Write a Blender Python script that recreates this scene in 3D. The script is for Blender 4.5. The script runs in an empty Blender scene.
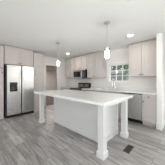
import bpy, bmesh, math, random
from mathutils import Vector, Matrix
random.seed(7)
C = bpy.context.scene
COL = C.collection
R = math.radians
PI = math.pi

# ------------------------------------------------------------------ camera, world, light, exposure
cam_d = bpy.data.cameras.new('camera')
cam = bpy.data.objects.new('camera', cam_d); COL.objects.link(cam)
cam.location = (4.415, -3.939, 1.238)
cam.rotation_euler = (R(90), 0, R(43.5))
cam_d.sensor_width = 36; cam_d.lens = 36 * 108.34 / 165
cam_d.shift_y = -1.7 / 165
cam_d.clip_start = 0.05
C.camera = cam

w = bpy.data.worlds.new('sky'); C.world = w; w.use_nodes = True
wn = w.node_tree.nodes; wl = w.node_tree.links
bg = wn['Background']; bg.inputs['Color'].default_value = (0.96, 0.98, 1.0, 1)
bg.inputs['Strength'].default_value = 2.3

def area(name, loc, rot, sx, sy, energy, col=(1, 1, 1)):
    d = bpy.data.lights.new(name, 'AREA'); d.shape = 'RECTANGLE'
    d.size = sx; d.size_y = sy; d.energy = energy; d.color = col
    o = bpy.data.objects.new(name, d); COL.objects.link(o)
    o.location = loc; o.rotation_euler = rot
    return o
# daylight coming in through the openings of the room (behind and right of the camera)
area('daylight_right', (6.85, -4.75, 1.1), (R(140), 0, R(90)), 2.9, 1.6, 110, (0.98, 0.99, 1.0))
area('daylight_patio', (5.45, -0.08, 1.2), (R(-65), 0, 0), 1.7, 1.7, 24, (0.98, 0.99, 1.0))
area('daylight_rear', (1.7, -6.85, 1.2), (R(140), 0, 0), 3.2, 1.3, 12, (1.0, 0.99, 0.98))
area('hall_fill', (-4.4, 1.2, 2.40), (0, 0, 0), 1.2, 1.2, 52, (1.0, 0.94, 0.86))  # unseen fill panel added to brighten the hall, not a real fixture

C.view_settings.view_transform = 'Standard'
C.view_settings.look = 'None'
C.view_settings.gamma = 1
C.view_settings.use_curve_mapping = False
C.view_settings.exposure = 0.18
C.cycles.max_bounces = 10
C.cycles.diffuse_bounces = 6

# ------------------------------------------------------------------ materials
def mat(name, col, rough=0.5, metal=0.0, spec=0.5, bump=0.0, bscale=60, var=0.0, vscale=4):
    m = bpy.data.materials.new(name); m.use_nodes = True
    n = m.node_tree.nodes; l = m.node_tree.links; b = n['Principled BSDF']
    b.inputs['Base Color'].default_value = (*col, 1)
    b.inputs['Roughness'].default_value = rough
    b.inputs['Metallic'].default_value = metal
    b.inputs['Specular IOR Level'].default_value = spec
    tc = n.new('ShaderNodeTexCoord')
    if var > 0:
        nz = n.new('ShaderNodeTexNoise'); nz.inputs['Scale'].default_value = vscale
        l.new(tc.outputs['Object'], nz.inputs['Vector'])
        mx = n.new('ShaderNodeMixRGB')
        mx.inputs[1].default_value = (*[c * (1 - var) for c in col], 1)
        mx.inputs[2].default_value = (*[min(1, c * (1 + var)) for c in col], 1)
        l.new(nz.outputs['Fac'], mx.inputs[0]); l.new(mx.outputs[0], b.inputs['Base Color'])
    if bump > 0:
        nb = n.new('ShaderNodeTexNoise'); nb.inputs['Scale'].default_value = bscale
        l.new(tc.outputs['Object'], nb.inputs['Vector'])
        bp = n.new('ShaderNodeBump'); bp.inputs['Strength'].default_value = bump
        bp.inputs['Distance'].default_value = 0.002
        l.new(nb.outputs['Fac'], bp.inputs['Height']); l.new(bp.outputs['Normal'], b.inputs['Normal'])
    return m

M = {}
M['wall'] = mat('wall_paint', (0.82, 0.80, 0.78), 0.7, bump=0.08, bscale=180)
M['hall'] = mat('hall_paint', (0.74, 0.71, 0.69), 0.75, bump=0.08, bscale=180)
M['ceil'] = mat('ceiling_paint', (0.90, 0.90, 0.89), 0.9, bump=0.15, bscale=120)
M['trim'] = mat('trim_paint', (0.86, 0.855, 0.845), 0.35)
M['cab'] = mat('greige_cabinet_paint', (0.585, 0.54, 0.522), 0.42)
M['isl'] = mat('white_island_paint', (0.66, 0.66, 0.665), 0.38)
M['knob'] = mat('brushed_nickel', (0.16, 0.15, 0.145), 0.4, 0.9)
M['nickel'] = mat('satin_nickel', (0.62, 0.61, 0.60), 0.35, 0.85)
M['chrome'] = mat('chrome', (0.72, 0.73, 0.74), 0.12, 1.0)
M['black'] = mat('black_enamel', (0.012, 0.012, 0.013), 0.35)
M['blackglass'] = mat('black_glass', (0.012, 0.012, 0.014), 0.06, spec=0.6)
M['grey'] = mat('dark_grey_plastic', (0.08, 0.08, 0.085), 0.45)
M['iron'] = mat('cast_iron', (0.03, 0.03, 0.03), 0.6)
M['plastic'] = mat('white_plastic', (0.86, 0.86, 0.85), 0.35)
M['leaf'] = mat('leaves', (0.045, 0.11, 0.04), 0.6, var=0.5, vscale=3)
M['bark'] = mat('bark', (0.12, 0.09, 0.07), 0.8, bump=0.6, bscale=20)
M['grass'] = mat('lawn', (0.12, 0.20, 0.07), 0.9, var=0.3, vscale=2)
M['siding'] = mat('grey_siding', (0.13, 0.145, 0.165), 0.7)
M['roof'] = mat('roof_shingles', (0.10, 0.10, 0.11), 0.85, bump=0.5, bscale=12)
M['ventm'] = mat('bronze_register', (0.085, 0.08, 0.075), 0.5, 0.3)

def stainless():
    m = mat('stainless_steel', (0.72, 0.715, 0.70), 0.32, 1.0)
    n = m.node_tree.nodes; l = m.node_tree.links; b = n['Principled BSDF']
    tc = n.new('ShaderNodeTexCoord'); mp = n.new('ShaderNodeMapping')
    mp.inputs['Scale'].default_value = (3, 3, 400)
    nz = n.new('ShaderNodeTexNoise'); nz.inputs['Scale'].default_value = 3
    l.new(tc.outputs['Object'], mp.inputs['Vector']); l.new(mp.outputs['Vector'], nz.inputs['Vector'])
    mr = n.new('ShaderNodeMapRange'); mr.inputs[3].default_value = 0.22; mr.inputs[4].default_value = 0.34
    l.new(nz.outputs['Fac'], mr.inputs[0]); l.new(mr.outputs[0], b.inputs['Roughness'])
    return m
M['steel'] = stainless()

def quartz():
    m = mat('white_quartz', (0.79, 0.79, 0.79), 0.14)
    n = m.node_tree.nodes; l = m.node_tree.links; b = n['Principled BSDF']
    tc = n.new('ShaderNodeTexCoord')
    nz = n.new('ShaderNodeTexNoise'); nz.inputs['Scale'].default_value = 1.3; nz.inputs['Detail'].default_value = 6
    nz.inputs['Distortion'].default_value = 1.2
    l.new(tc.outputs['Object'], nz.inputs['Vector'])
    sub = n.new('ShaderNodeMath'); sub.operation = 'SUBTRACT'; sub.inputs[1].default_value = 0.5
    ab = n.new('ShaderNodeMath'); ab.operation = 'ABSOLUTE'
    l.new(nz.outputs['Fac'], sub.inputs[0]); l.new(sub.outputs[0], ab.inputs[0])
    cr = n.new('ShaderNodeValToRGB')
    cr.color_ramp.elements[0].position = 0.0; cr.color_ramp.elements[0].color = (0.745, 0.745, 0.745, 1)
    cr.color_ramp.elements[1].position = 0.03; cr.color_ramp.elements[1].color = (0.79, 0.79, 0.79, 1)
    l.new(ab.outputs[0], cr.inputs['Fac']); l.new(cr.outputs['Color'], b.inputs['Base Color'])
    return m
M['quartz'] = quartz()

def planks():
    m = bpy.data.materials.new('grey_vinyl_planks'); m.use_nodes = True
    n = m.node_tree.nodes; l = m.node_tree.links; b = n['Principled BSDF']
    tc = n.new('ShaderNodeTexCoord')
    br = n.new('ShaderNodeTexBrick')
    br.inputs['Scale'].default_value = 1.0
    br.inputs['Brick Width'].default_value = 1.22; br.inputs['Row Height'].default_value = 0.18
    br.inputs['Mortar Size'].default_value = 0.0022; br.inputs['Mortar Smooth'].default_value = 0.1
    br.inputs['Color1'].default_value = (0.0, 0.0, 0.0, 1); br.inputs['Color2'].default_value = (1, 1, 1, 1)
    br.inputs['Mortar'].default_value = (0.0, 0.0, 0.0, 1)
    br.offset = 0.37
    l.new(tc.outputs['Object'], br.inputs['Vector'])
    # per-plank shift of the grain
    mp = n.new('ShaderNodeMapping'); mp.inputs['Scale'].default_value = (1.1, 7.5, 1)
    l.new(tc.outputs['Object'], mp.inputs['Vector'])
    add = n.new('ShaderNodeVectorMath'); add.operation = 'MULTIPLY_ADD'
    add.inputs[1].default_value = (7, 23, 3)
    l.new(br.outputs['Color'], add.inputs[0]); l.new(mp.outputs['Vector'], add.inputs[2])
    gr = n.new('ShaderNodeTexNoise'); gr.inputs['Scale'].default_value = 1.6; gr.inputs['Detail'].default_value = 7
    gr.inputs['Roughness'].default_value = 0.62; gr.inputs['Distortion'].default_value = 0.6
    l.new(add.outputs[0], gr.inputs['Vector'])
    ra = n.new('ShaderNodeValToRGB')
    e = ra.color_ramp.elements
    e[0].position = 0.30; e[0].color = (0.15, 0.138, 0.135, 1)
    e[1].position = 0.72; e[1].color = (0.47, 0.452, 0.445, 1)
    l.new(gr.outputs['Fac'], ra.inputs['Fac'])
    tone = n.new('ShaderNodeMapRange'); tone.inputs[3].default_value = 0.86; tone.inputs[4].default_value = 1.36
    l.new(br.outputs['Color'], tone.inputs[0])
    mul = n.new('ShaderNodeMixRGB'); mul.blend_type = 'MULTIPLY'; mul.inputs[0].default_value = 1
    l.new(ra.outputs['Color'], mul.inputs[1]); l.new(tone.outputs[0], mul.inputs[2])
    seam = n.new('ShaderNodeMixRGB'); seam.inputs[2].default_value = (0.07, 0.067, 0.066, 1)
    l.new(br.outputs['Fac'], seam.inputs[0]); l.new(mul.outputs[0], seam.inputs[1])
    l.new(seam.outputs[0], b.inputs['Base Color'])
    b.inputs['Roughness'].default_value = 0.33
    bp = n.new('ShaderNodeBump'); bp.inputs['Strength'].default_value = 0.12; bp.inputs['Distance'].default_value = 0.002
    l.new(gr.outputs['Fac'], bp.inputs['Height']); l.new(bp.outputs['Normal'], b.inputs['Normal'])
    return m
M['floor'] = planks()

M['hallfloor'] = mat('brown_hall_floor', (0.11, 0.064, 0.05), 0.6, var=0.35, vscale=6)

def glass(name, tint=(1, 1, 1), gloss=0.1):
    m = bpy.data.materials.new(name); m.use_nodes = True
    n = m.node_tree.nodes; l = m.node_tree.links
    for x in list(n):
        if x.type != 'OUTPUT_MATERIAL': n.remove(x)
    out = [x for x in n if x.type == 'OUTPUT_MATERIAL'][0]
    t = n.new('ShaderNodeBsdfTransparent'); t.inputs['Color'].default_value = (*tint, 1)
    g = n.new('ShaderNodeBsdfGlossy'); g.inputs['Roughness'].default_value = 0.02
    mx = n.new('ShaderNodeMixShader'); mx.inputs[0].default_value = gloss
    l.new(t.outputs[0], mx.inputs[1]); l.new(g.outputs[0], mx.inputs[2]); l.new(mx.outputs[0], out.inputs['Surface'])
    return m
M['pane'] = glass('window_glass', (0.97, 0.99, 0.98), 0.08)
M['shade'] = glass('pendant_glass', (0.95, 0.95, 0.94), 0.16)

def emit(name, col, s):
    m = bpy.data.materials.new(name); m.use_nodes = True
    b = m.node_tree.nodes['Principled BSDF']
    b.inputs['Base Color'].default_value = (*col, 1)
    b.inputs['Emission Color'].default_value = (*col, 1); b.inputs['Emission Strength'].default_value = s
    return m
M['lens'] = emit('lamp_lens', (1, 0.96, 0.90), 9)
M['bulb'] = emit('lamp_bulb', (1, 0.965, 0.91), 60)
M['display'] = emit('clock_display', (0.25, 0.8, 0.75), 0.6)

# ------------------------------------------------------------------ mesh helpers
def bx(bm, x0, x1, y0, y1, z0, z1, bev=0.0):
    x0, x1 = sorted((x0, x1)); y0, y1 = sorted((y0, y1)); z0, z1 = sorted((z0, z1))
    g = bmesh.ops.create_cube(bm, size=1)
    vs = g['verts']
    bmesh.ops.scale(bm, verts=vs, vec=(x1 - x0, y1 - y0, z1 - z0))
    bmesh.ops.translate(bm, verts=vs, vec=((x0 + x1) / 2, (y0 + y1) / 2, (z0 + z1) / 2))
    if bev > 0:
        es = list({e for v in vs for e in v.link_edges})
        bmesh.ops.bevel(bm, geom=es, offset=bev, segments=2, profile=0.5, affect='EDGES')
    return bm

def cyl(bm, c, r, h, axis='z', r2=None, seg=24):
    g = bmesh.ops.create_cone(bm, cap_ends=True, segments=seg, radius1=r, radius2=r if r2 is None else r2, depth=h)
    vs = g['verts']
    if axis == 'x': bmesh.ops.rotate(bm, verts=vs, matrix=Matrix.Rotation(R(90), 3, 'Y'))
    if axis == 'y': bmesh.ops.rotate(bm, verts=vs, matrix=Matrix.Rotation(R(-90), 3, 'X'))
    bmesh.ops.translate(bm, verts=vs, vec=c)
    return bm

def lathe(bm, c, prof, seg=28, axis='z'):
    rings = []
    for r, z in prof:
        ring = []
        for k in range(seg):
            a = 2 * PI * k / seg
            p = Vector((r * math.cos(a), r * math.sin(a), z))
            if axis == 'x': p = Vector((p.z, p.x, p.y))
            if axis == 'y': p = Vector((p.x, -p.z, p.y))
            ring.append(bm.verts.new(Vector(c) + p))
        rings.append(ring)
    for a, b in zip(rings, rings[1:]):
        for k in range(seg):
            bm.faces.new((a[k], a[(k + 1) % seg], b[(k + 1) % seg], b[k]))
    for ring in (rings[0], rings[-1]):
        try: bm.faces.new(ring)
        except ValueError: pass
    return bm

def tube(bm, pts, r, seg=12):
    pts = [Vector(p) for p in pts]; rings = []
    n0 = None
    for i, p in enumerate(pts):
        d = (pts[min(i + 1, len(pts) - 1)] - pts[max(i - 1, 0)]).normalized()
        up = Vector((1, 0, 0)) if abs(d.x) < 0.9 else Vector((0, 0, 1))
        a = d.cross(up).normalized(); b = d.cross(a).normalized()
        rings.append([bm.verts.new(p + r * (math.cos(2 * PI * k / seg) * a + math.sin(2 * PI * k / seg) * b)) for k in range(seg)])
    for a, b in zip(rings, rings[1:]):
        for k in range(seg):
            bm.faces.new((a[k], a[(k + 1) % seg], b[(k + 1) % seg], b[k]))
    bm.faces.new(rings[0]); bm.faces.new(rings[-1])
    return bm

WORLD = {}
def thing(name, loc, label, cat, group=None):
    o = bpy.data.objects.new(name, None); COL.objects.link(o)
    o.empty_display_size = 0.1
    o.location = loc; WORLD[o] = Vector(loc)
    o['label'] = label; o['category'] = cat
    if group: o['group'] = group
    return o

def obj(name, bm, m, parent=None, smooth=False, label=None):
    """bm is in world coordinates; the object sits at its bounding-box base centre."""
    bmesh.ops.recalc_face_normals(bm, faces=bm.faces[:])
    vs = [v.co for v in bm.verts]
    lo = Vector([min(v[i] for v in vs) for i in range(3)]); hi = Vector([max(v[i] for v in vs) for i in range(3)])
    org = Vector(((lo.x + hi.x) / 2, (lo.y + hi.y) / 2, lo.z))
    bmesh.ops.translate(bm, verts=bm.verts[:], vec=-org)
    me = bpy.data.meshes.new(name); bm.to_mesh(me); bm.free()
    me.materials.append(M[m])
    o = bpy.data.objects.new(name, me); COL.objects.link(o)
    if smooth:
        for p in me.polygons: p.use_smooth = True
        try: me.set_sharp_from_angle(angle=R(40))
        except Exception: pass
    WORLD[o] = org
    if parent is not None:
        o.parent = parent; o.location = org - WORLD[parent]
    else:
        o.location = org
    if label: o['label'] = label
    return o

def tag(o, label, cat, group=None):
    o['label'] = label; o['category'] = cat
    if group: o['group'] = group
    return o

def struct(name, bm, m, parent=None, **k):
    o = obj(name, bm, m, parent, **k)
    if parent is None: o['kind'] = 'structure'
    return o
B = bmesh.new

# wall frames: (s along the wall, d out of the wall, z)
XL = -0.5
def bw(bm, F, s0, s1, d0, d1, z0, z1, bev=0.0):
    if F == 'win': return bx(bm, s0, s1, -d1, -d0, z0, z1, bev)
    return bx(bm, XL + d0, XL + d1, s0, s1, z0, z1, bev)
def pw(F, s, d, z):
    return (s, -d, z) if F == 'win' else (XL + d, s, z)

# ------------------------------------------------------------------ room shell
CH = 2.44
X0, X1, Y0 = -0.5, 7.0, -7.0
b = B(); bx(b, XL - 0.06, X1 + 0.12, Y0 - 0.12, 0.12, -0.10, 0.0); struct('floor', b, 'floor')
b = B(); bx(b, -6.6, XL - 0.061, -3.2, 3.5, -0.10, 0.0); struct('floor_hall', b, 'hallfloor')
b = B(); bx(b, XL - 0.12, X1 + 0.12, Y0 - 0.12, 0.12, CH, CH + 0.12); struct('ceiling', b, 'ceil')
b = B(); bx(b, -6.6, XL - 0.121, -3.2, 3.5, CH, CH + 0.12); struct('ceiling_hall', b, 'ceil')

# window wall (y = 0) with the sink window and the patio door beyond the stub wall
WX0, WX1, WZ0, WZ1 = 2.17, 2.985, 1.205, 1.885
PX0, PX1, PZ1 = 4.55, 6.35, 2.1
b = B()
bx(b, XL - 0.12, WX0, 0, 0.12, 0, CH); bx(b, WX0, WX1, 0, 0.12, 0, WZ0); bx(b, WX0, WX1, 0, 0.12, WZ1, CH)
bx(b, WX1, PX0, 0, 0.12, 0, CH); bx(b, PX0, PX1, 0, 0.12, PZ1, CH); bx(b, PX1, X1 + 0.12, 0, 0.12, 0, CH)
struct('wall_back', b, 'wall')
# left wall (x = -0.5) with the doorway
DY0, DY1, DZ = -1.345, -0.70, 2.02
b = B()
bx(b, XL - 0.12, XL, Y0, DY0, 0, CH); bx(b, XL - 0.12, XL, DY1, 0, 0, CH); bx(b, XL - 0.12, XL, DY0, DY1, DZ, CH)
struct('wall_left', b, 'wall')
# hall beyond the doorway
b = B(); bx(b, -6.6, -6.48, -3.2, 3.5, 0, CH); bx(b, -6.48, XL - 0.121, -3.2, -3.08, 0, CH); bx(b, -6.48, XL - 0.121, 3.38, 3.5, 0, CH); bx(b, XL - 0.24, XL - 0.121, 0.0, 3.38, 0, CH)
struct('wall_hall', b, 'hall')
# rear and right walls with glazed openings
b = B()
bx(b, X0 - 0.12, 0.0, Y0 - 0.12, Y0, 0, CH); bx(b, 3.4, X1 + 0.12, Y0 - 0.12, Y0, 0, CH); bx(b, 0.0, 3.4, Y0 - 0.12, Y0, 2.2, CH)
bx(b, 0.0, 3.4, Y0 - 0.12, Y0, 0, 0.7)
struct('wall_front', b, 'wall')
b = B()
bx(b, X1, X1 + 0.12, Y0, -6.3, 0, CH); bx(b, X1, X1 + 0.12, -3.2, 0, 0, CH)
bx(b, X1, X1 + 0.12, -6.3, -3.2, 2.3, CH); bx(b, X1, X1 + 0.12, -6.3, -3.2, 0, 0.4)
struct('wall_right', b, 'wall')
# stub wall at the end of the cabinet run
SX0, SX1, SY = 3.885, 3.985, -0.605
b = B(); bx(b, SX0, SX1, SY, -0.001, 0.0, CH - 0.001); struct('wall_stub', b, 'wall')
b = B(); bx(b, SX0 - 0.006, SX1 + 0.006, SY - 0.019, SY, 0.16, CH - 0.002, 0.003)
bx(b, SX0 - 0.010, SX1 + 0.012, SY - 0.027, SY, 0.0, 0.16, 0.003)
bx(b, SX1, SX1 + 0.018, SY, SY + 0.09, 0.16, CH - 0.002, 0.003)
struct('trim_1', b, 'trim')
b = B(); bx(b, SX1, SX1 + 0.014, SY + 0.09, -0.001, 0.0, 0.13, 0.003); bx(b, SX1 + 0.014, PX0 - 0.09, -0.015, -0.001, 0, 0.13, 0.003)
struct('baseboard_back', b, 'trim')

# doorway casing
cw = 0.085
b = B()
bx(b, XL, XL + 0.018, DY0 - cw, DY0, 0, DZ + cw, 0.003); bx(b, XL, XL + 0.018, DY1, DY1 + cw, 0, DZ + cw, 0.003)
bx(b, XL, XL + 0.018, DY0, DY1, DZ, DZ + cw, 0.003)
bx(b, XL - 0.12, XL, DY0 + 0.0, DY0 + 0.016, 0, DZ); bx(b, XL - 0.12, XL, DY1 - 0.016, DY1, 0, DZ)
bx(b, XL - 0.12, XL, DY0 + 0.016, DY1 - 0.016, DZ - 0.016, DZ)
struct('door_1', b, 'trim')
b = B(); bx(b, XL, XL + 0.014, DY1 + cw, -0.002, 0, 0.13, 0.003); struct('baseboard_left', b, 'trim')
b = B(); bx(b, -6.48, -6.466, -3.07, 3.37, 0, 0.13, 0.003); bx(b, -6.466, XL - 0.26, 3.366, 3.38, 0, 0.13, 0.003); struct('baseboard_hall', b, 'trim')

# window over the sink: casing, sashes with grilles, panes
b = B()
cs = 0.075
bx(b, WX0 - cs, WX0, -0.02, 0, WZ0 - 0.005, WZ1 + cs, 0.003); bx(b, WX1, WX1 + 0.06, -0.02, 0, WZ0 - 0.005, WZ1 + cs, 0.003)
bx(b, WX0, WX1, -0.02, 0, WZ1, WZ1 + cs, 0.003)
bx(b, WX0 - cs - 0.01, WX1 + 0.06, -0.045, 0, WZ0 - 0.035, WZ0 - 0.005, 0.004)   # stool
bx(b, WX0 - cs, WX1 + 0.06, -0.016, 0, WZ0 - 0.075, WZ0 - 0.035, 0.003)           # apron
for xa, xb in ((WX0, WX0 + 0.012), (WX1 - 0.012, WX1)): bx(b, xa, xb, 0, 0.12, WZ0, WZ1)
bx(b, WX0, WX1, 0, 0.12, WZ1 - 0.012, WZ1); bx(b, WX0, WX1, 0, 0.12, WZ0 - 0.004, WZ0 + 0.012)
win = struct('window_1', b, 'trim')
MR = 1.622  # meeting rail
sashes = B(); x0, x1 = WX0 + 0.012, WX1 - 0.012
for (z0, z1, ya) in ((WZ0 + 0.012, MR + 0.03, 0.035), (MR - 0.005, WZ1 - 0.012, 0.065)):
    yb = ya + 0.03
    bx(sashes, x0, x0 + 0.03, ya, yb, z0, z1); bx(sashes, x1 - 0.03, x1, ya, yb, z0, z1)
    bx(sashes, x0 + 0.03, x1 - 0.03, ya, yb, z0, z0 + 0.035); bx(sashes, x0 + 0.03, x1 - 0.03, ya, yb, z1 - 0.035, z1)
    for k in (1, 2):
        xm = x0 + 0.03 + (x1 - x0 - 0.06) * k / 3
        bx(sashes, xm - 0.014, xm + 0.014, ya + 0.004, yb - 0.004, z0 + 0.035, z1 - 0.035)
zz = (WZ0 + 0.012 + MR + 0.03) / 2
bx(sashes, x0 + 0.03, x1 - 0.03, 0.0395, 0.0605, zz - 0.012, zz + 0.012)
obj('sash', sashes, 'trim', win)
b = B(); bx(b, x0 + 0.02, x1 - 0.02, 0.048, 0.051, WZ0 + 0.03, MR + 0.01)
obj('pane', b, 'pane', win)
b = B(); bx(b, x0 + 0.02, x1 - 0.02, 0.078, 0.081, MR + 0.012, WZ1 - 0.03)
obj('pane', b, 'pane', win)

def glazed(name, x0, x1, y0, y1, z0, z1, n):
    """plain glazed opening: frame, mullions, pane"""
    b = B(); t = 0.06; horiz = (x1 - x0) > (y1 - y0)
    bx(b, x0, x1, y0, y1, z0, z0 + t); bx(b, x0, x1, y0, y1, z1 - t, z1)
    for k in range(n + 1):
        if horiz:
            c = x0 + t / 2 + (x1 - x0 - t) * k / n; bx(b, c - t / 2, c + t / 2, y0, y1, z0 + t, z1 - t)
        else:
            c = y0 + t / 2 + (y1 - y0 - t) * k / n; bx(b, x0, x1, c - t / 2, c + t / 2, z0 + t, z1 - t)
    f = struct(name, b, 'trim')
    b = B()
    if horiz: bx(b, x0 + t, x1 - t, (y0 + y1) / 2 - 0.002, (y0 + y1) / 2 + 0.002, z0 + t, z1 - t)
    else: bx(b, (x0 + x1) / 2 - 0.002, (x0 + x1) / 2 + 0.002, y0 + t, y1 - t, z0 + t, z1 - t)
    obj('pane', b, 'pane', f)
glazed('door_2', PX0, PX1, 0.02, 0.10, 0.0, PZ1, 2)
glazed('window_2', 0.0, 3.4, Y0 - 0.1, Y0 - 0.02, 0.7, 2.2, 3)
glazed('window_3', X1 + 0.02, X1 + 0.10, -6.3, -3.2, 0.4, 2.3, 2)
b = B()
bx(b, PX0 - 0.085, PX0, -0.018, -0.001, 0, PZ1 + 0.085, 0.003); bx(b, PX1, PX1 + 0.085, -0.018, -0.001, 0, PZ1 + 0.085, 0.003)
bx(b, PX0, PX1, -0.018, -0.001, PZ1, PZ1 + 0.085, 0.003)
struct('trim_2', b, 'trim')

# ------------------------------------------------------------------ cabinets
def shaker(F, s0, s1, d0, z0, z1, fw=0.058, t=0.02):
    b = B(); g = 0.005
    s0 += g; s1 -= g; z0 += g; z1 -= g
    d1 = d0 + t
    bw(b, F, s0, s0 + fw, d0, d1, z0, z1, 0.002); bw(b, F, s1 - fw, s1, d0, d1, z0, z1, 0.002)
    bw(b, F, s0 + fw, s1 - fw, d0, d1, z0, z0 + fw, 0.002); bw(b, F, s0 + fw, s1 - fw, d0, d1, z1 - fw, z1, 0.002)
    bw(b, F, s0 + fw - 0.004, s1 - fw + 0.004, d0, d0 + 0.006, z0 + fw - 0.004, z1 - fw + 0.004)
    return b

def slab(F, s0, s1, d0, z0, z1, t=0.02):
    b = B(); g = 0.005
    bw(b, F, s0 + g, s1 - g, d0, d0 + t, z0 + g, z1 - g, 0.003)
    return b

def knob(F, s, d, z, parent):
    b = B(); prof = [(0.008, 0), (0.007, 0.012), (0.014, 0.016), (0.019, 0.022), (0.017, 0.029), (0.007, 0.032)]
    if F == 'win': lathe(b, (s, -d, z), prof, 16, 'y')
    else: lathe(b, (XL + d, s, z), prof, 16, 'x')
    obj('knob', b, 'knob', parent, smooth=True)

def cabinet(name, F, s0, s1, dep, z0, z1, label, fronts, toe=False, crown=None, group=None, hollow=None, cat='cabinet', d_back=0.001):
    group = group or {'wall_cabinet': 'greige wall cabinets', 'base_cabinet': 'greige base cabinets', 'pantry_cabinet': 'tall pantry cabinets beside the refrigerator'}.get(name)
    t = thing(name, pw(F, (s0 + s1) / 2, dep / 2, z0), label, cat, group)
    b = B()
    zb = z0 + (0.105 if toe else 0)
    if hollow:   # open under the worktop for the sink bowl
        bw(b, F, s0, s0 + 0.018, d_back, dep, zb, z1); bw(b, F, s1 - 0.018, s1, d_back, dep, zb, z1)
        bw(b, F, s0 + 0.018, s1 - 0.018, d_back, dep, zb, zb + 0.018); bw(b, F, s0 + 0.018, s1 - 0.018, d_back, d_back + 0.01, zb + 0.018, z1)
        bw(b, F, s0 + 0.018, s1 - 0.018, dep - 0.018, dep, zb + 0.018, z1)
    else:
        bw(b, F, s0, s1, d_back, dep, zb, z1, 0.0015)
    obj('body', b, 'cab', t)
    if toe:
        b = B(); bw(b, F, s0, s1, d_back, dep - 0.065, z0, zb); obj('toe_kick', b, 'cab', t)
    for kind, a0, a1, c0, c1, kp in fronts:
        if kind == 'door': o = obj('door', shaker(F, a0, a1, dep, c0, c1), 'cab', t)
        else: o = obj('drawer', slab(F, a0, a1, dep, c0, c1), 'cab', t)
        for (ks, kz) in kp: knob(F, ks, dep + 0.02, kz, o)
    if crown:
        b = B(); bw(b, F, s0, s1, d_back, dep + 0.012, z1, crown, 0.004); obj('crown', b, 'cab', t)
    return t

UB, UT = 1.372, 2.385
UD = 0.31
def pair(s0, s1, z0, z1, g=0.006):
    m = (s0 + s1) / 2
    return [('door', s0 + g, m, z0, z1, [(m - 0.035, z0 + 0.055)]), ('door', m, s1 - g, z0, z1, [(m + 0.035, z0 + 0.055)])]
gU = None
cabinet('wall_cabinet', 'win', -0.25, 0.447, UD, UB, UT, 'greige two-door wall cabinet in the far corner, left of the microwave', pair(-0.25, 0.447, UB, UT), crown=CH - 0.03)
cabinet('wall_cabinet', 'win', 0.45, 1.257, UD, 1.755, UT, 'short greige wall cabinet directly above the microwave', pair(0.45, 1.257, 1.755, UT), crown=CH - 0.03)
cabinet('wall_cabinet', 'win', 1.26, 2.04, UD, UB, UT, 'greige two-door wall cabinet between the microwave and the window', pair(1.26, 2.04, UB, UT), crown=CH - 0.03)
cabinet('wall_cabinet', 'win', 3.056, 3.852, UD, UB, UT, 'large greige two-door wall cabinet right of the window, above the dishwasher', pair(3.056, 3.852, UB, UT), crown=CH - 0.03)

# fridge wall
FD = 0.58
fy0, fy1 = -3.115, -2.2
cabinet('wall_cabinet', 'left', fy0 - 0.005, fy1 + 0.005, FD, 1.80, 2.385, 'greige two-door cabinet above the stainless refrigerator', pair(fy0, fy1, 1.805, 2.385), crown=CH - 0.02)
PZ = 1.56
cabinet('pantry_cabinet', 'left', fy1 + 0.022, -1.745, FD, 0.0, 2.36, 'tall pale pantry cabinet right of the refrigerator, beside the doorway',
        [('door', fy1 + 0.026, -1.75, PZ + 0.012, 2.355, [(fy1 + 0.07, PZ + 0.06)]), ('door', fy1 + 0.026, -1.75, 0.115, PZ - 0.008, [(fy1 + 0.07, PZ - 0.07)])], toe=False)
cabinet('pantry_cabinet', 'left', -3.60, fy0 - 0.022, FD, 0.0, 2.385, 'tall greige pantry cabinet left of the refrigerator at the photo edge',
        [('door', -3.596, fy0 - 0.026, PZ + 0.042, 2.38, [(fy0 - 0.075, PZ + 0.095)]), ('door', -3.596, fy0 - 0.026, 0.115, PZ + 0.026, [(fy0 - 0.075, PZ - 0.06)])], toe=False)

# base cabinets on the window wall
BD, BT = 0.585, 0.876
rx0, rx1 = 0.475, 1.237
cabinet('base_cabinet', 'win', -0.22, rx0 - 0.004, BD, 0, BT, 'greige base cabinet left of the range, under the short worktop',
        [('drawer', -0.216, rx0 - 0.008, 0.72, BT - 0.004, [(0.12, 0.795)]), ('door', -0.216, 0.126, 0.115, 0.716, [(0.09, 0.66)]), ('door', 0.126, rx0 - 0.008, 0.115, 0.716, [(0.162, 0.66)])], toe=True)
cabinet('base_cabinet', 'win', rx1 + 0.004, 2.10, BD, 0, BT, 'greige base cabinet between the range and the sink, behind the island',
        [('drawer', rx1 + 0.008, 2.096, 0.72, BT - 0.004, [(1.67, 0.795)]), ('door', rx1 + 0.008, 1.67, 0.115, 0.716, [(1.634, 0.66)]), ('door', 1.67, 2.096, 0.115, 0.716, [(1.706, 0.66)])], toe=True)
cabinet('sink_cabinet', 'win', 2.103, 2.925, BD, 0, BT, 'greige sink base cabinet under the window and faucet',
        [('drawer', 2.107, 2.921, 0.72, BT - 0.004, []), ('door', 2.107, 2.514, 0.115, 0.716, [(2.478, 0.66)]), ('door', 2.514, 2.921, 0.115, 0.716, [(2.55, 0.66)])], toe=True, hollow=True)
cabinet('base_cabinet', 'win', 3.535, 3.872, BD, 0, BT, 'narrow greige base cabinet with one drawer, right of the dishwasher',
        [('drawer', 3.539, 3.868, 0.735, BT - 0.004, [(3.70, 0.803)]), ('door', 3.539, 3.868, 0.115, 0.728, [(3.575, 0.668)])], toe=True)

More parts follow.
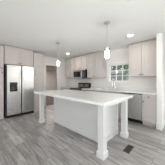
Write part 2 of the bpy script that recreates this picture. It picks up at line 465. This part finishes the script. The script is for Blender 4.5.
# worktops
CT = 0.914
t = thing('worktop', (0.12, -0.32, BT), 'short white quartz worktop in the corner, left of the range', 'countertop')
b = B(); bx(b, -0.25, rx0 - 0.002, -0.635, -0.002, BT + 0.001, CT, 0.003); obj('slab', b, 'quartz', t)
b = B(); bx(b, -0.25, rx0 - 0.002, -0.022, -0.002, CT, CT + 0.1, 0.002); obj('upstand', b, 'quartz', t)
t = thing('worktop', (2.55, -0.32, BT), 'long white quartz worktop around the sink, running below the window', 'countertop')
sx0, sx1, sy0, sy1 = 2.2, 2.83, -0.53, -0.13
b = B(); xa, xb = rx1 + 0.002, 3.874
bx(b, xa, sx0, -0.635, -0.002, BT + 0.001, CT); bx(b, sx1, xb, -0.635, -0.002, BT + 0.001, CT)
bx(b, sx0, sx1, -0.635, sy0, BT + 0.001, CT); bx(b, sx0, sx1, sy1, -0.002, BT + 0.001, CT)
obj('slab', b, 'quartz', t)
b = B(); bx(b, xa, xb, -0.022, -0.002, CT, CT + 0.1, 0.002); obj('upstand', b, 'quartz', t)

# sink and faucet
t = thing('kitchen_sink', (2.515, -0.33, 0.68), 'stainless undermount sink set into the worktop below the window', 'sink')
b = B(); k = 0.004
bx(b, sx0 - k, sx1 + k, sy0 - k, sy1 + k, 0.69, 0.694)
for q in ((sx0 - k, sx0 - 0.001, sy0 - k, sy1 + k), (sx1 + 0.001, sx1 + k, sy0 - k, sy1 + k), (sx0 - 0.001, sx1 + 0.001, sy0 - k, sy0 - 0.001), (sx0 - 0.001, sx1 + 0.001, sy1 + 0.001, sy1 + k)):
    bx(b, *q, 0.694, BT)
obj('bowl', b, 'steel', t)
b = B(); lathe(b, (2.515, -0.33, 0.694), [(0.045, 0), (0.045, 0.003), (0.03, 0.004), (0.028, 0.001)], 20); obj('drain', b, 'chrome', t)
FX = 2.455
t = thing('faucet', (FX, -0.085, CT), 'tall chrome gooseneck faucet standing behind the sink', 'faucet')
b = B(); lathe(b, (FX, -0.085, CT), [(0.029, 0.001), (0.029, 0.006), (0.022, 0.012), (0.019, 0.09), (0.016, 0.1), (0.013, 0.105)], 20)
obj('base', b, 'chrome', t, smooth=True)
pts = [(FX, -0.085, CT + 0.1 + 0.025 * i) for i in range(9)]
zc = pts[-1][2]; rr = 0.095
for i in range(1, 13):
    a = PI * i / 12
    pts.append((FX, -0.085 - rr + rr * math.cos(a), zc + rr * math.sin(a)))
pts += [(FX, -0.085 - 2 * rr, zc - 0.03), (FX, -0.085 - 2 * rr, zc - 0.06)]
b = B(); tube(b, pts, 0.013, 14); sp = obj('spout', b, 'chrome', t, smooth=True)
b = B(); lathe(b, (FX, -0.085 - 2 * rr, zc - 0.15), [(0.012, 0), (0.017, 0.004), (0.016, 0.06), (0.014, 0.09)], 18); obj('spray_head', b, 'chrome', sp, smooth=True)
b = B(); cyl(b, (FX + 0.03, -0.085, CT + 0.062), 0.012, 0.03, 'x', seg=16); tube(b, [(FX + 0.04, -0.085, CT + 0.062), (FX + 0.075, -0.09, CT + 0.085), (FX + 0.1, -0.095, CT + 0.11)], 0.006, 10)
obj('handle', b, 'chrome', t, smooth=True)

# dishwasher
dx0, dx1 = 2.930, 3.530
t = thing('dishwasher', (3.23, -0.3, 0), 'stainless dishwasher with bar handle between sink and narrow cabinet', 'dishwasher')
b = B(); bx(b, dx0, dx1, -0.57, -0.03, 0.105, BT); obj('tub', b, 'black', t)
b = B(); bx(b, dx0 + 0.003, dx1 - 0.003, -0.60, -0.571, 0.12, 0.845, 0.004); d = obj('door', b, 'steel', t)
b = B(); bx(b, dx0 + 0.003, dx1 - 0.003, -0.598, -0.571, 0.848, 0.872, 0.002); obj('control_strip', b, 'blackglass', t, label='black control strip')
b = B(); bx(b, dx0, dx1, -0.50, -0.05, 0.0, 0.104); obj('toe_kick', b, 'black', t, label='black toe kick')
b = B(); cyl(b, ((dx0 + dx1) / 2, -0.645, 0.79), 0.012, 0.5, 'x', seg=16)
for sx in (-0.2, 0.2): cyl(b, ((dx0 + dx1) / 2 + sx, -0.62, 0.79), 0.008, 0.045, 'y', seg=12)
obj('handle', b, 'steel', d, smooth=True)
b = B(); bx(b, dx1 - 0.0028, dx1 + 0.0035, -0.6, -0.571, 0.12, 0.872); obj('edge_gasket', b, 'black', t)

# range
t = thing('range', (0.856, -0.33, 0), 'stainless electric range with black cooktop and control backguard', 'stove')
b = B(); bx(b, rx0, rx1, -0.63, -0.02, 0.05, 0.895, 0.003); obj('body', b, 'steel', t)
for fx in (rx0 + 0.05, rx1 - 0.05):
    for fy in (-0.58, -0.08):
        b = B(); cyl(b, (fx, fy, 0.025), 0.018, 0.05, seg=14); obj('foot', b, 'black', t)
b = B(); bx(b, rx0 + 0.004, rx1 - 0.004, -0.672, -0.631, 0.30, 0.79, 0.005); od = obj('oven_door', b, 'steel', t)
b = B(); bx(b, rx0 + 0.09, rx1 - 0.09, -0.675, -0.6722, 0.40, 0.69, 0.001); obj('oven_window', b, 'blackglass', od, label='black oven window')
b = B(); cyl(b, ((rx0 + rx1) / 2, -0.715, 0.745), 0.013, 0.64, 'x', seg=16)
for sx in (-0.29, 0.29): cyl(b, ((rx0 + rx1) / 2 + sx, -0.69, 0.745), 0.009, 0.045, 'y', seg=12)
obj('handle', b, 'steel', od, smooth=True)
b = B(); bx(b, rx0 + 0.004, rx1 - 0.004, -0.665, -0.631, 0.08, 0.295, 0.005); obj('storage_drawer', b, 'steel', t)
b = B(); bx(b, rx0 + 0.002, rx1 - 0.002, -0.665, -0.631, 0.795, 0.895, 0.004); obj('front_rail', b, 'grey', t, label='dark front rail under the cooktop')
b = B(); bx(b, rx0 + 0.001, rx1 - 0.001, -0.672, -0.10, 0.896, 0.918, 0.004); ck = obj('cooktop', b, 'blackglass', t, label='black glass cooktop')
for (ex, ey, er) in ((0.66, -0.5, 0.105), (1.06, -0.5, 0.085), (0.66, -0.24, 0.08), (1.06, -0.24, 0.1)):
    b = B(); lathe(b, (ex, ey, 0.9181), [(er, 0), (er, 0.0008), (er - 0.006, 0.0008), (er - 0.006, 0)], 32); obj('burner_ring', b, 'grey', ck)
b = B(); bx(b, rx0 + 0.001, rx1 - 0.001, -0.099, -0.02, 0.896, 1.135, 0.006); bgd = obj('backguard', b, 'black', t, label='black backguard with steel control panel')
b = B(); bx(b, rx0 + 0.04, rx1 - 0.09, -0.104, -0.0992, 0.945, 1.065, 0.002); obj('control_panel', b, 'steel', bgd)
b = B(); bx(b, 0.77, 0.95, -0.106, -0.1042, 0.985, 1.045, 0.001); obj('display', b, 'blackglass', bgd)
for kx in (0.57, 0.66, 1.0, 1.08):
    b = B(); lathe(b, (kx, -0.1042, 1.005), [(0.02, 0), (0.019, 0.014), (0.012, 0.018)], 18, 'y'); obj('knob', b, 'grey', bgd, smooth=True)

# microwave
mx0, mx1, mz0, mz1 = 0.478, 1.236, 1.345, 1.752
t = thing('microwave', (0.857, -0.2, mz0), 'stainless over-the-range microwave mounted under the short cabinet', 'microwave')
b = B(); bx(b, mx0, mx1, -0.415, -0.003, mz0, mz1 - 0.001, 0.003); obj('body', b, 'black', t, label='black casing')
b = B(); bx(b, mx0 + 0.001, mx1 - 0.175, -0.445, -0.416, mz0 + 0.002, mz1 - 0.055, 0.004); md = obj('door', b, 'steel', t)
b = B(); bx(b, mx0 + 0.035, mx1 - 0.218, -0.448, -0.4452, mz0 + 0.06, mz1 - 0.09, 0.001); obj('door_window', b, 'blackglass', md, label='black door window')
b = B(); tube(b, [(mx1 - 0.205, -0.444, mz0 + 0.05), (mx1 - 0.205, -0.475, mz0 + 0.075), (mx1 - 0.205, -0.48, mz0 + 0.18), (mx1 - 0.205, -0.475, mz1 - 0.125), (mx1 - 0.205, -0.444, mz1 - 0.1)], 0.009, 12); obj('handle', b, 'steel', md, smooth=True)
b = B(); bx(b, mx1 - 0.173, mx1 - 0.001, -0.444, -0.416, mz0 + 0.002, mz1 - 0.055, 0.004); cp = obj('control_panel', b, 'blackglass', t, label='black control panel')
b = B(); bx(b, mx1 - 0.155, mx1 - 0.022, -0.4465, -0.4442, mz0 + 0.06, mz1 - 0.09, 0.001); obj('keypad', b, 'grey', cp)
b = B()
bx(b, mx0 + 0.001, mx1 - 0.001, -0.442, -0.416, mz1 - 0.052, mz1 - 0.003, 0.003)
obj('vent_strip', b, 'steel', t)

# outlet on the wall right of the sink, and one left of the range
def outlet(s, z, label):
    t = thing('wall_outlet', (s, -0.003, z - 0.06), label, 'outlet')
    b = B(); bx(b, s - 0.036, s + 0.036, -0.007, -0.001, z - 0.058, z + 0.058, 0.002); p = obj('cover_plate', b, 'plastic', t)
    for dz in (-0.022, 0.022):
        b = B(); bx(b, s - 0.016, s + 0.016, -0.0095, -0.0072, z + dz - 0.014, z + dz + 0.014, 0.001); r_ = obj('socket', b, 'plastic', t)
        b = B()
        bx(b, s - 0.009, s - 0.006, -0.0099, -0.0096, z + dz - 0.005, z + dz + 0.006); bx(b, s + 0.006, s + 0.009, -0.0099, -0.0096, z + dz - 0.005, z + dz + 0.006)
        obj('slots', b, 'grey', r_)
outlet(3.52, 1.215, 'white wall outlet above the worktop, right of the window')

# ------------------------------------------------------------------ refrigerator
t = thing('refrigerator', (-0.15, (fy0 + fy1) / 2, 0), 'stainless side-by-side refrigerator with black water dispenser', 'refrigerator')
FX1 = 0.195; fh = 1.768; ys = -2.63
b = B(); bx(b, XL + 0.03, FX1 - 0.07, fy0 + 0.006, fy1 - 0.006, 0.03, fh - 0.012, 0.004); obj('body', b, 'black', t, label='black casing')
def fdoor(y0, y1, holes=None):
    b = B()
    if holes is None:
        bx(b, FX1 - 0.062, FX1, y0, y1, 0.095, fh, 0.008)
    else:
        hy0, hy1, hz0, hz1 = holes
        bx(b, FX1 - 0.062, FX1, y0, hy0, 0.095, fh, 0.004); bx(b, FX1 - 0.062, FX1, hy1, y1, 0.095, fh, 0.004)
        bx(b, FX1 - 0.062, FX1, hy0 - 0.004, hy1 + 0.004, 0.095, hz0); bx(b, FX1 - 0.062, FX1, hy0 - 0.004, hy1 + 0.004, hz1, fh)
        bx(b, FX1 - 0.062, FX1 - 0.052, hy0, hy1, hz0, hz1)
    return b
H = (-2.99, -2.765, 0.875, 1.185)
dl = obj('freezer_door', fdoor(fy0 + 0.045, ys - 0.019, H), 'steel', t)
dr = obj('fresh_food_door', fdoor(ys + 0.019, fy1 - 0.003), 'steel', t)
b = B(); bx(b, FX1 - 0.066, FX1 - 0.004, fy0 + 0.004, fy0 + 0.043, 0.095, fh, 0.004); obj('side_edge', b, 'black', t, label='black side edge')
for nm, yy, par in (('handle', ys - 0.05, dl), ('handle', ys + 0.05, dr)):
    b = B(); tube(b, [(FX1 + 0.004, yy, 0.55), (FX1 + 0.045, yy, 0.58), (FX1 + 0.052, yy, 0.7), (FX1 + 0.052, yy, 1.45), (FX1 + 0.045, yy, 1.57), (FX1 + 0.004, yy, 1.6)], 0.011, 14)
    obj(nm, b, 'steel', par, smooth=True)
hy0, hy1, hz0, hz1 = H
b = B()
bx(b, FX1 - 0.0515, FX1 - 0.048, hy0 + 0.001, hy1 - 0.001, hz0 + 0.001, hz1 - 0.001)
bx(b, FX1 - 0.048, FX1 + 0.003, hy0 + 0.001, hy0 + 0.014, hz0 + 0.001, hz1 - 0.001); bx(b, FX1 - 0.048, FX1 + 0.003, hy1 - 0.014, hy1 - 0.001, hz0 + 0.001, hz1 - 0.001)
bx(b, FX1 - 0.048, FX1 + 0.003, hy0 + 0.014, hy1 - 0.014, hz1 - 0.085, hz1 - 0.001)
bx(b, FX1 - 0.048, FX1 + 0.003, hy0 + 0.014, hy1 - 0.014, hz0 + 0.001, hz0 + 0.02)
dp = obj('dispenser', b, 'blackglass', dl, label='black water dispenser')
b = B(); bx(b, FX1 - 0.045, FX1 - 0.02, -2.905, -2.85, hz0 + 0.07, hz0 + 0.2, 0.004); obj('paddle', b, 'grey', t)
b = B(); bx(b, FX1 - 0.085, FX1 - 0.02, fy0 + 0.01, fy1 - 0.006, 0.008, 0.088, 0.004); obj('toe_grille', b, 'black', t, label='black toe grille')
for yy in (fy0 + 0.08, fy1 - 0.08):
    b = B(); cyl(b, (-0.35, yy, 0.015), 0.02, 0.03, seg=14); obj('foot', b, 'black', t)

# ------------------------------------------------------------------ island
ix0, ix1, iy0, iy1 = 1.24, 3.50, -2.50, -1.475   # outer faces of the leg blocks
bx0, bx1_, by0, by1 = 1.53, 3.25, -2.14, -1.50   # body
t = thing('kitchen_island', ((ix0 + ix1) / 2, (iy0 + iy1) / 2, 0), 'white kitchen island with panelled body and square corner legs', 'island')
b = B(); bx(b, bx0, bx1_, by0, by1, 0.0, 0.863); obj('body', b, 'isl', t)
def face_trim(b, side):
    T = 0.014
    if side == 'front':
        y1 = by0; y0 = by0 - T
        bx(b, bx0 - T, bx0 + 0.07, y0, y1, 0.10, 0.862, 0.002); bx(b, bx1_ - 0.07, bx1_ + T, y0, y1, 0.10, 0.862, 0.002)
        bx(b, bx0 + 0.07, bx1_ - 0.07, y0, y1, 0.79, 0.862, 0.002)
    else:
        x0, x1 = bx1_, bx1_ + T
        bx(b, x0, x1, by0, by0 + 0.07, 0.10, 0.862, 0.002); bx(b, x0, x1, by1 - 0.07, by1, 0.10, 0.862, 0.002)
        bx(b, x0, x1, by0 + 0.07, by1 - 0.07, 0.79, 0.862, 0.002)
b = B(); face_trim(b, 'front'); face_trim(b, 'side'); obj('corner_trim', b, 'isl', t)
b = B(); T = 0.018
bx(b, bx0 - T, bx1_ + T, by0 - T, by0, 0.0, 0.10, 0.004); bx(b, bx1_, bx1_ + T, by0, by1, 0.0, 0.10, 0.004); bx(b, bx0 - T, bx0, by0, by1, 0.0, 0.10, 0.004)
obj('base_moulding', b, 'isl', t)
# apron under the top, between the legs
b = B(); a0, a1 = 0.845, 0.863; ti = 0.03; k = 0.02
bx(b, ix0 + 0.12, ix1 - 0.12, iy0 + k, iy0 + k + ti, a0, a1, 0.002)
bx(b, ix1 - k - ti, ix1 - k, iy0 + 0.12, iy1 - 0.12, 0.80, a1, 0.002)
bx(b, ix0 + k, ix0 + k + ti, iy0 + 0.12, iy1 - 0.02, a0, a1, 0.002)
obj('apron', b, 'isl', t)
def leg(lx, ly):
    """lx, ly: centre"""
    b = B(); h = 0.054
    bx(b, lx - h, lx + h, ly - h, ly + h, 0.108, 0.863, 0.004)
    L = obj('leg', b, 'isl', t)
    b = B(); f = 0.07
    bx(b, lx - f, lx + f, ly - f, ly + f, 0.0, 0.092, 0.003)
    # sloped shoulder between foot block and shaft
    g = bmesh.ops.create_cone(b, cap_ends=True, segments=4, radius1=f * 1.4142 - 0.004, radius2=(h + 0.001) * 1.4142, depth=0.016)
    bmesh.ops.rotate(b, verts=g['verts'], matrix=Matrix.Rotation(R(45), 3, 'Z'))
    bmesh.ops.translate(b, verts=g['verts'], vec=(lx, ly, 0.1))
    obj('foot_block', b, 'isl', L)
f = 0.07
for lx, ly in ((ix1 - f, iy0 + f), (ix1 - f, iy1 - f), (ix0 + f, iy0 + f), (ix0 + f, iy1 - f)): leg(lx, ly)
b = B(); bx(b, ix0 - 0.12, ix1 + 0.06, iy0 - 0.08, iy1 + 0.10, 0.864, 0.914, 0.003)
tag(obj('island_countertop', b, 'quartz'), 'thick white veined quartz countertop on the kitchen island', 'countertop')

# ------------------------------------------------------------------ pendants
def pendant(x, y, label):
    t = thing('pendant_light', (x, y, 1.70), label, 'pendant light', 'glass pendants over the island')
    b = B(); lathe(b, (x, y, CH - 0.03), [(0.012, 0), (0.055, 0.004), (0.062, 0.012), (0.062, 0.0295)], 28); obj('canopy', b, 'nickel', t, smooth=True)
    b = B(); cyl(b, (x, y, (1.93 + CH - 0.03) / 2), 0.008, CH - 0.03 - 1.93, seg=12); obj('rod', b, 'nickel', t, smooth=True)
    b = B(); lathe(b, (x, y, 1.87), [(0.024, 0), (0.026, 0.03), (0.02, 0.055), (0.008, 0.062)], 20); sk = obj('socket', b, 'nickel', t, smooth=True)
    b = B(); lathe(b, (x, y, 1.885), [(0.026, 0.012), (0.062, 0.012), (0.062, 0.004), (0.026, 0.004), (0.026, 0.012)], 28); obj('shade_cap', b, 'chrome', t, smooth=True)
    b = B(); lathe(b, (x, y, 1.70), [(0.03, 0.0), (0.056, 0.004), (0.06, 0.02), (0.06, 0.187), (0.0575, 0.187), (0.0575, 0.02), (0.054, 0.007), (0.03, 0.003)], 32)
    obj('glass_shade', b, 'shade', t, smooth=True)
    b = B(); lathe(b, (x, y, 1.722), [(0.02, 0), (0.032, 0.003), (0.038, 0.012), (0.038, 0.12), (0.032, 0.13), (0.02, 0.133)], 24); obj('frosted_bulb', b, 'bulb', t, smooth=True)
pendant(3.25, -1.98, 'clear glass pendant nearest the camera, hanging over the island\'s right end')
pendant(1.49, -1.98, 'clear glass pendant farther off, hanging before the doorway')

# ------------------------------------------------------------------ recessed ceiling lights
def can(x, y, label, power=4):
    t = thing('recessed_light', (x, y, CH - 0.012), label, 'ceiling light', 'recessed ceiling lights')
    b = B(); lathe(b, (x, y, CH - 0.012), [(0.072, 0.011), (0.085, 0.011), (0.085, 0.006), (0.072, 0.0), (0.066, 0.004), (0.066, 0.011)], 32); obj('trim_ring', b, 'plastic', t, smooth=True)
    b = B(); cyl(b, (x, y, CH - 0.004), 0.065, 0.005, seg=32); obj('lens', b, 'lens', t)
    d = bpy.data.lights.new('recessed_lamp', 'AREA'); d.shape = 'DISK'; d.size = 0.12; d.energy = power; d.color = (1, 0.93, 0.84)
    o = bpy.data.objects.new(d.name, d); COL.objects.link(o); o.parent = t; o.location = (0, 0, -0.006)
can(3.36, -0.99, 'recessed ceiling light before the right wall cabinet, above the sink')
can(0.66, -0.93, 'recessed ceiling light in the far corner, above the range', 5)


# ------------------------------------------------------------------ floor register
t = thing('floor_vent', (3.67, -1.93, 0.0), 'small dark floor register right of the island', 'vent')
vx0, vx1, vy0, vy1 = 3.612, 3.724, -2.065, -1.80
b = B(); bx(b, vx0, vx1, vy0, vy0 + 0.016, 0.0, 0.006); bx(b, vx0, vx1, vy1 - 0.016, vy1, 0.0, 0.006); bx(b, vx0, vx0 + 0.016, vy0 + 0.016, vy1 - 0.016, 0.0, 0.006); bx(b, vx1 - 0.016, vx1, vy0 + 0.016, vy1 - 0.016, 0.0, 0.006)
obj('frame', b, 'ventm', t)
b = B(); bx(b, vx0 + 0.016, vx1 - 0.016, vy0 + 0.016, vy1 - 0.016, 0.0005, 0.0015)
n = 16
for i in range(n):
    yy = vy0 + 0.02 + (vy1 - vy0 - 0.044) * i / (n - 1); bx(b, vx0 + 0.016, vx1 - 0.016, yy, yy + 0.006, 0.0015, 0.005)
obj('louvres', b, 'ventm', t)

# ------------------------------------------------------------------ outside, through the window
b = B(); bx(b, -30, 30, 0.13, 40, -0.5, -0.3); struct('ground', b, 'grass')
t = thing('neighbour_house', (-6.0, 14, -0.3), 'grey neighbouring house seen through the sink window', 'house')
b = B(); bx(b, -13, 1.0, 12, 18, -0.3, 2.35); obj('siding', b, 'siding', t)
b = B()
v = [b.verts.new(p) for p in ((-13.4, 11.6, 2.3), (1.4, 11.6, 2.3), (1.4, 18.4, 2.3), (-13.4, 18.4, 2.3), (-13.4, 15, 3.15), (1.4, 15, 3.15))]
for f_ in ((0, 1, 5, 4), (2, 3, 4, 5), (0, 4, 3), (1, 2, 5), (0, 3, 2, 1)): b.faces.new([v[i] for i in f_])
obj('roof', b, 'roof', t)
for nx in (-11.5, -7.0):
    q = B(); bx(q, nx, nx + 1.0, 11.95, 12.0, 0.8, 1.9); obj('house_window', q, 'trim', t)
def tree(x, y, h, r, label, seed):
    rnd = random.Random(seed)
    t = thing('tree', (x, y, -0.3), label, 'tree', 'trees beyond the window')
    b = B(); cyl(b, (x, y, -0.3 + h * 0.25), 0.16, h * 0.5, r2=0.1, seg=12); obj('trunk', b, 'bark', t, smooth=True)
    b = B()
    for i in range(1500):
        a = rnd.uniform(0, 2 * PI); u = rnd.uniform(-1, 1); rad = r * rnd.uniform(0.55, 1.0)
        p = Vector((x + rad * math.cos(a) * math.sqrt(1 - u * u), y + rad * math.sin(a) * math.sqrt(1 - u * u), -0.3 + h * 0.62 + h * 0.42 * u * rnd.uniform(0.7, 1.0)))
        s = r * rnd.uniform(0.08, 0.16)
        d1 = Vector((rnd.uniform(-1, 1), rnd.uniform(-1, 1), rnd.uniform(-1, 1))).normalized(); d2 = d1.orthogonal().normalized()
        b.faces.new([b.verts.new(p + q) for q in (d1 * s, d2 * s * 0.7, -d1 * s, -d2 * s * 0.7)])
    obj('foliage', b, 'leaf', t)
tree(-9.6, 20.6, 7.0, 1.75, 'tall leafy tree behind the grey house, seen in the left window column', 1)
tree(-5.9, 20.6, 6.6, 1.75, 'tall leafy tree behind the grey house, seen in the middle window column', 2)
tree(0.85, 7.4, 3.4, 1.0, 'leafy green tree nearest the window, in front of the grey house', 3)
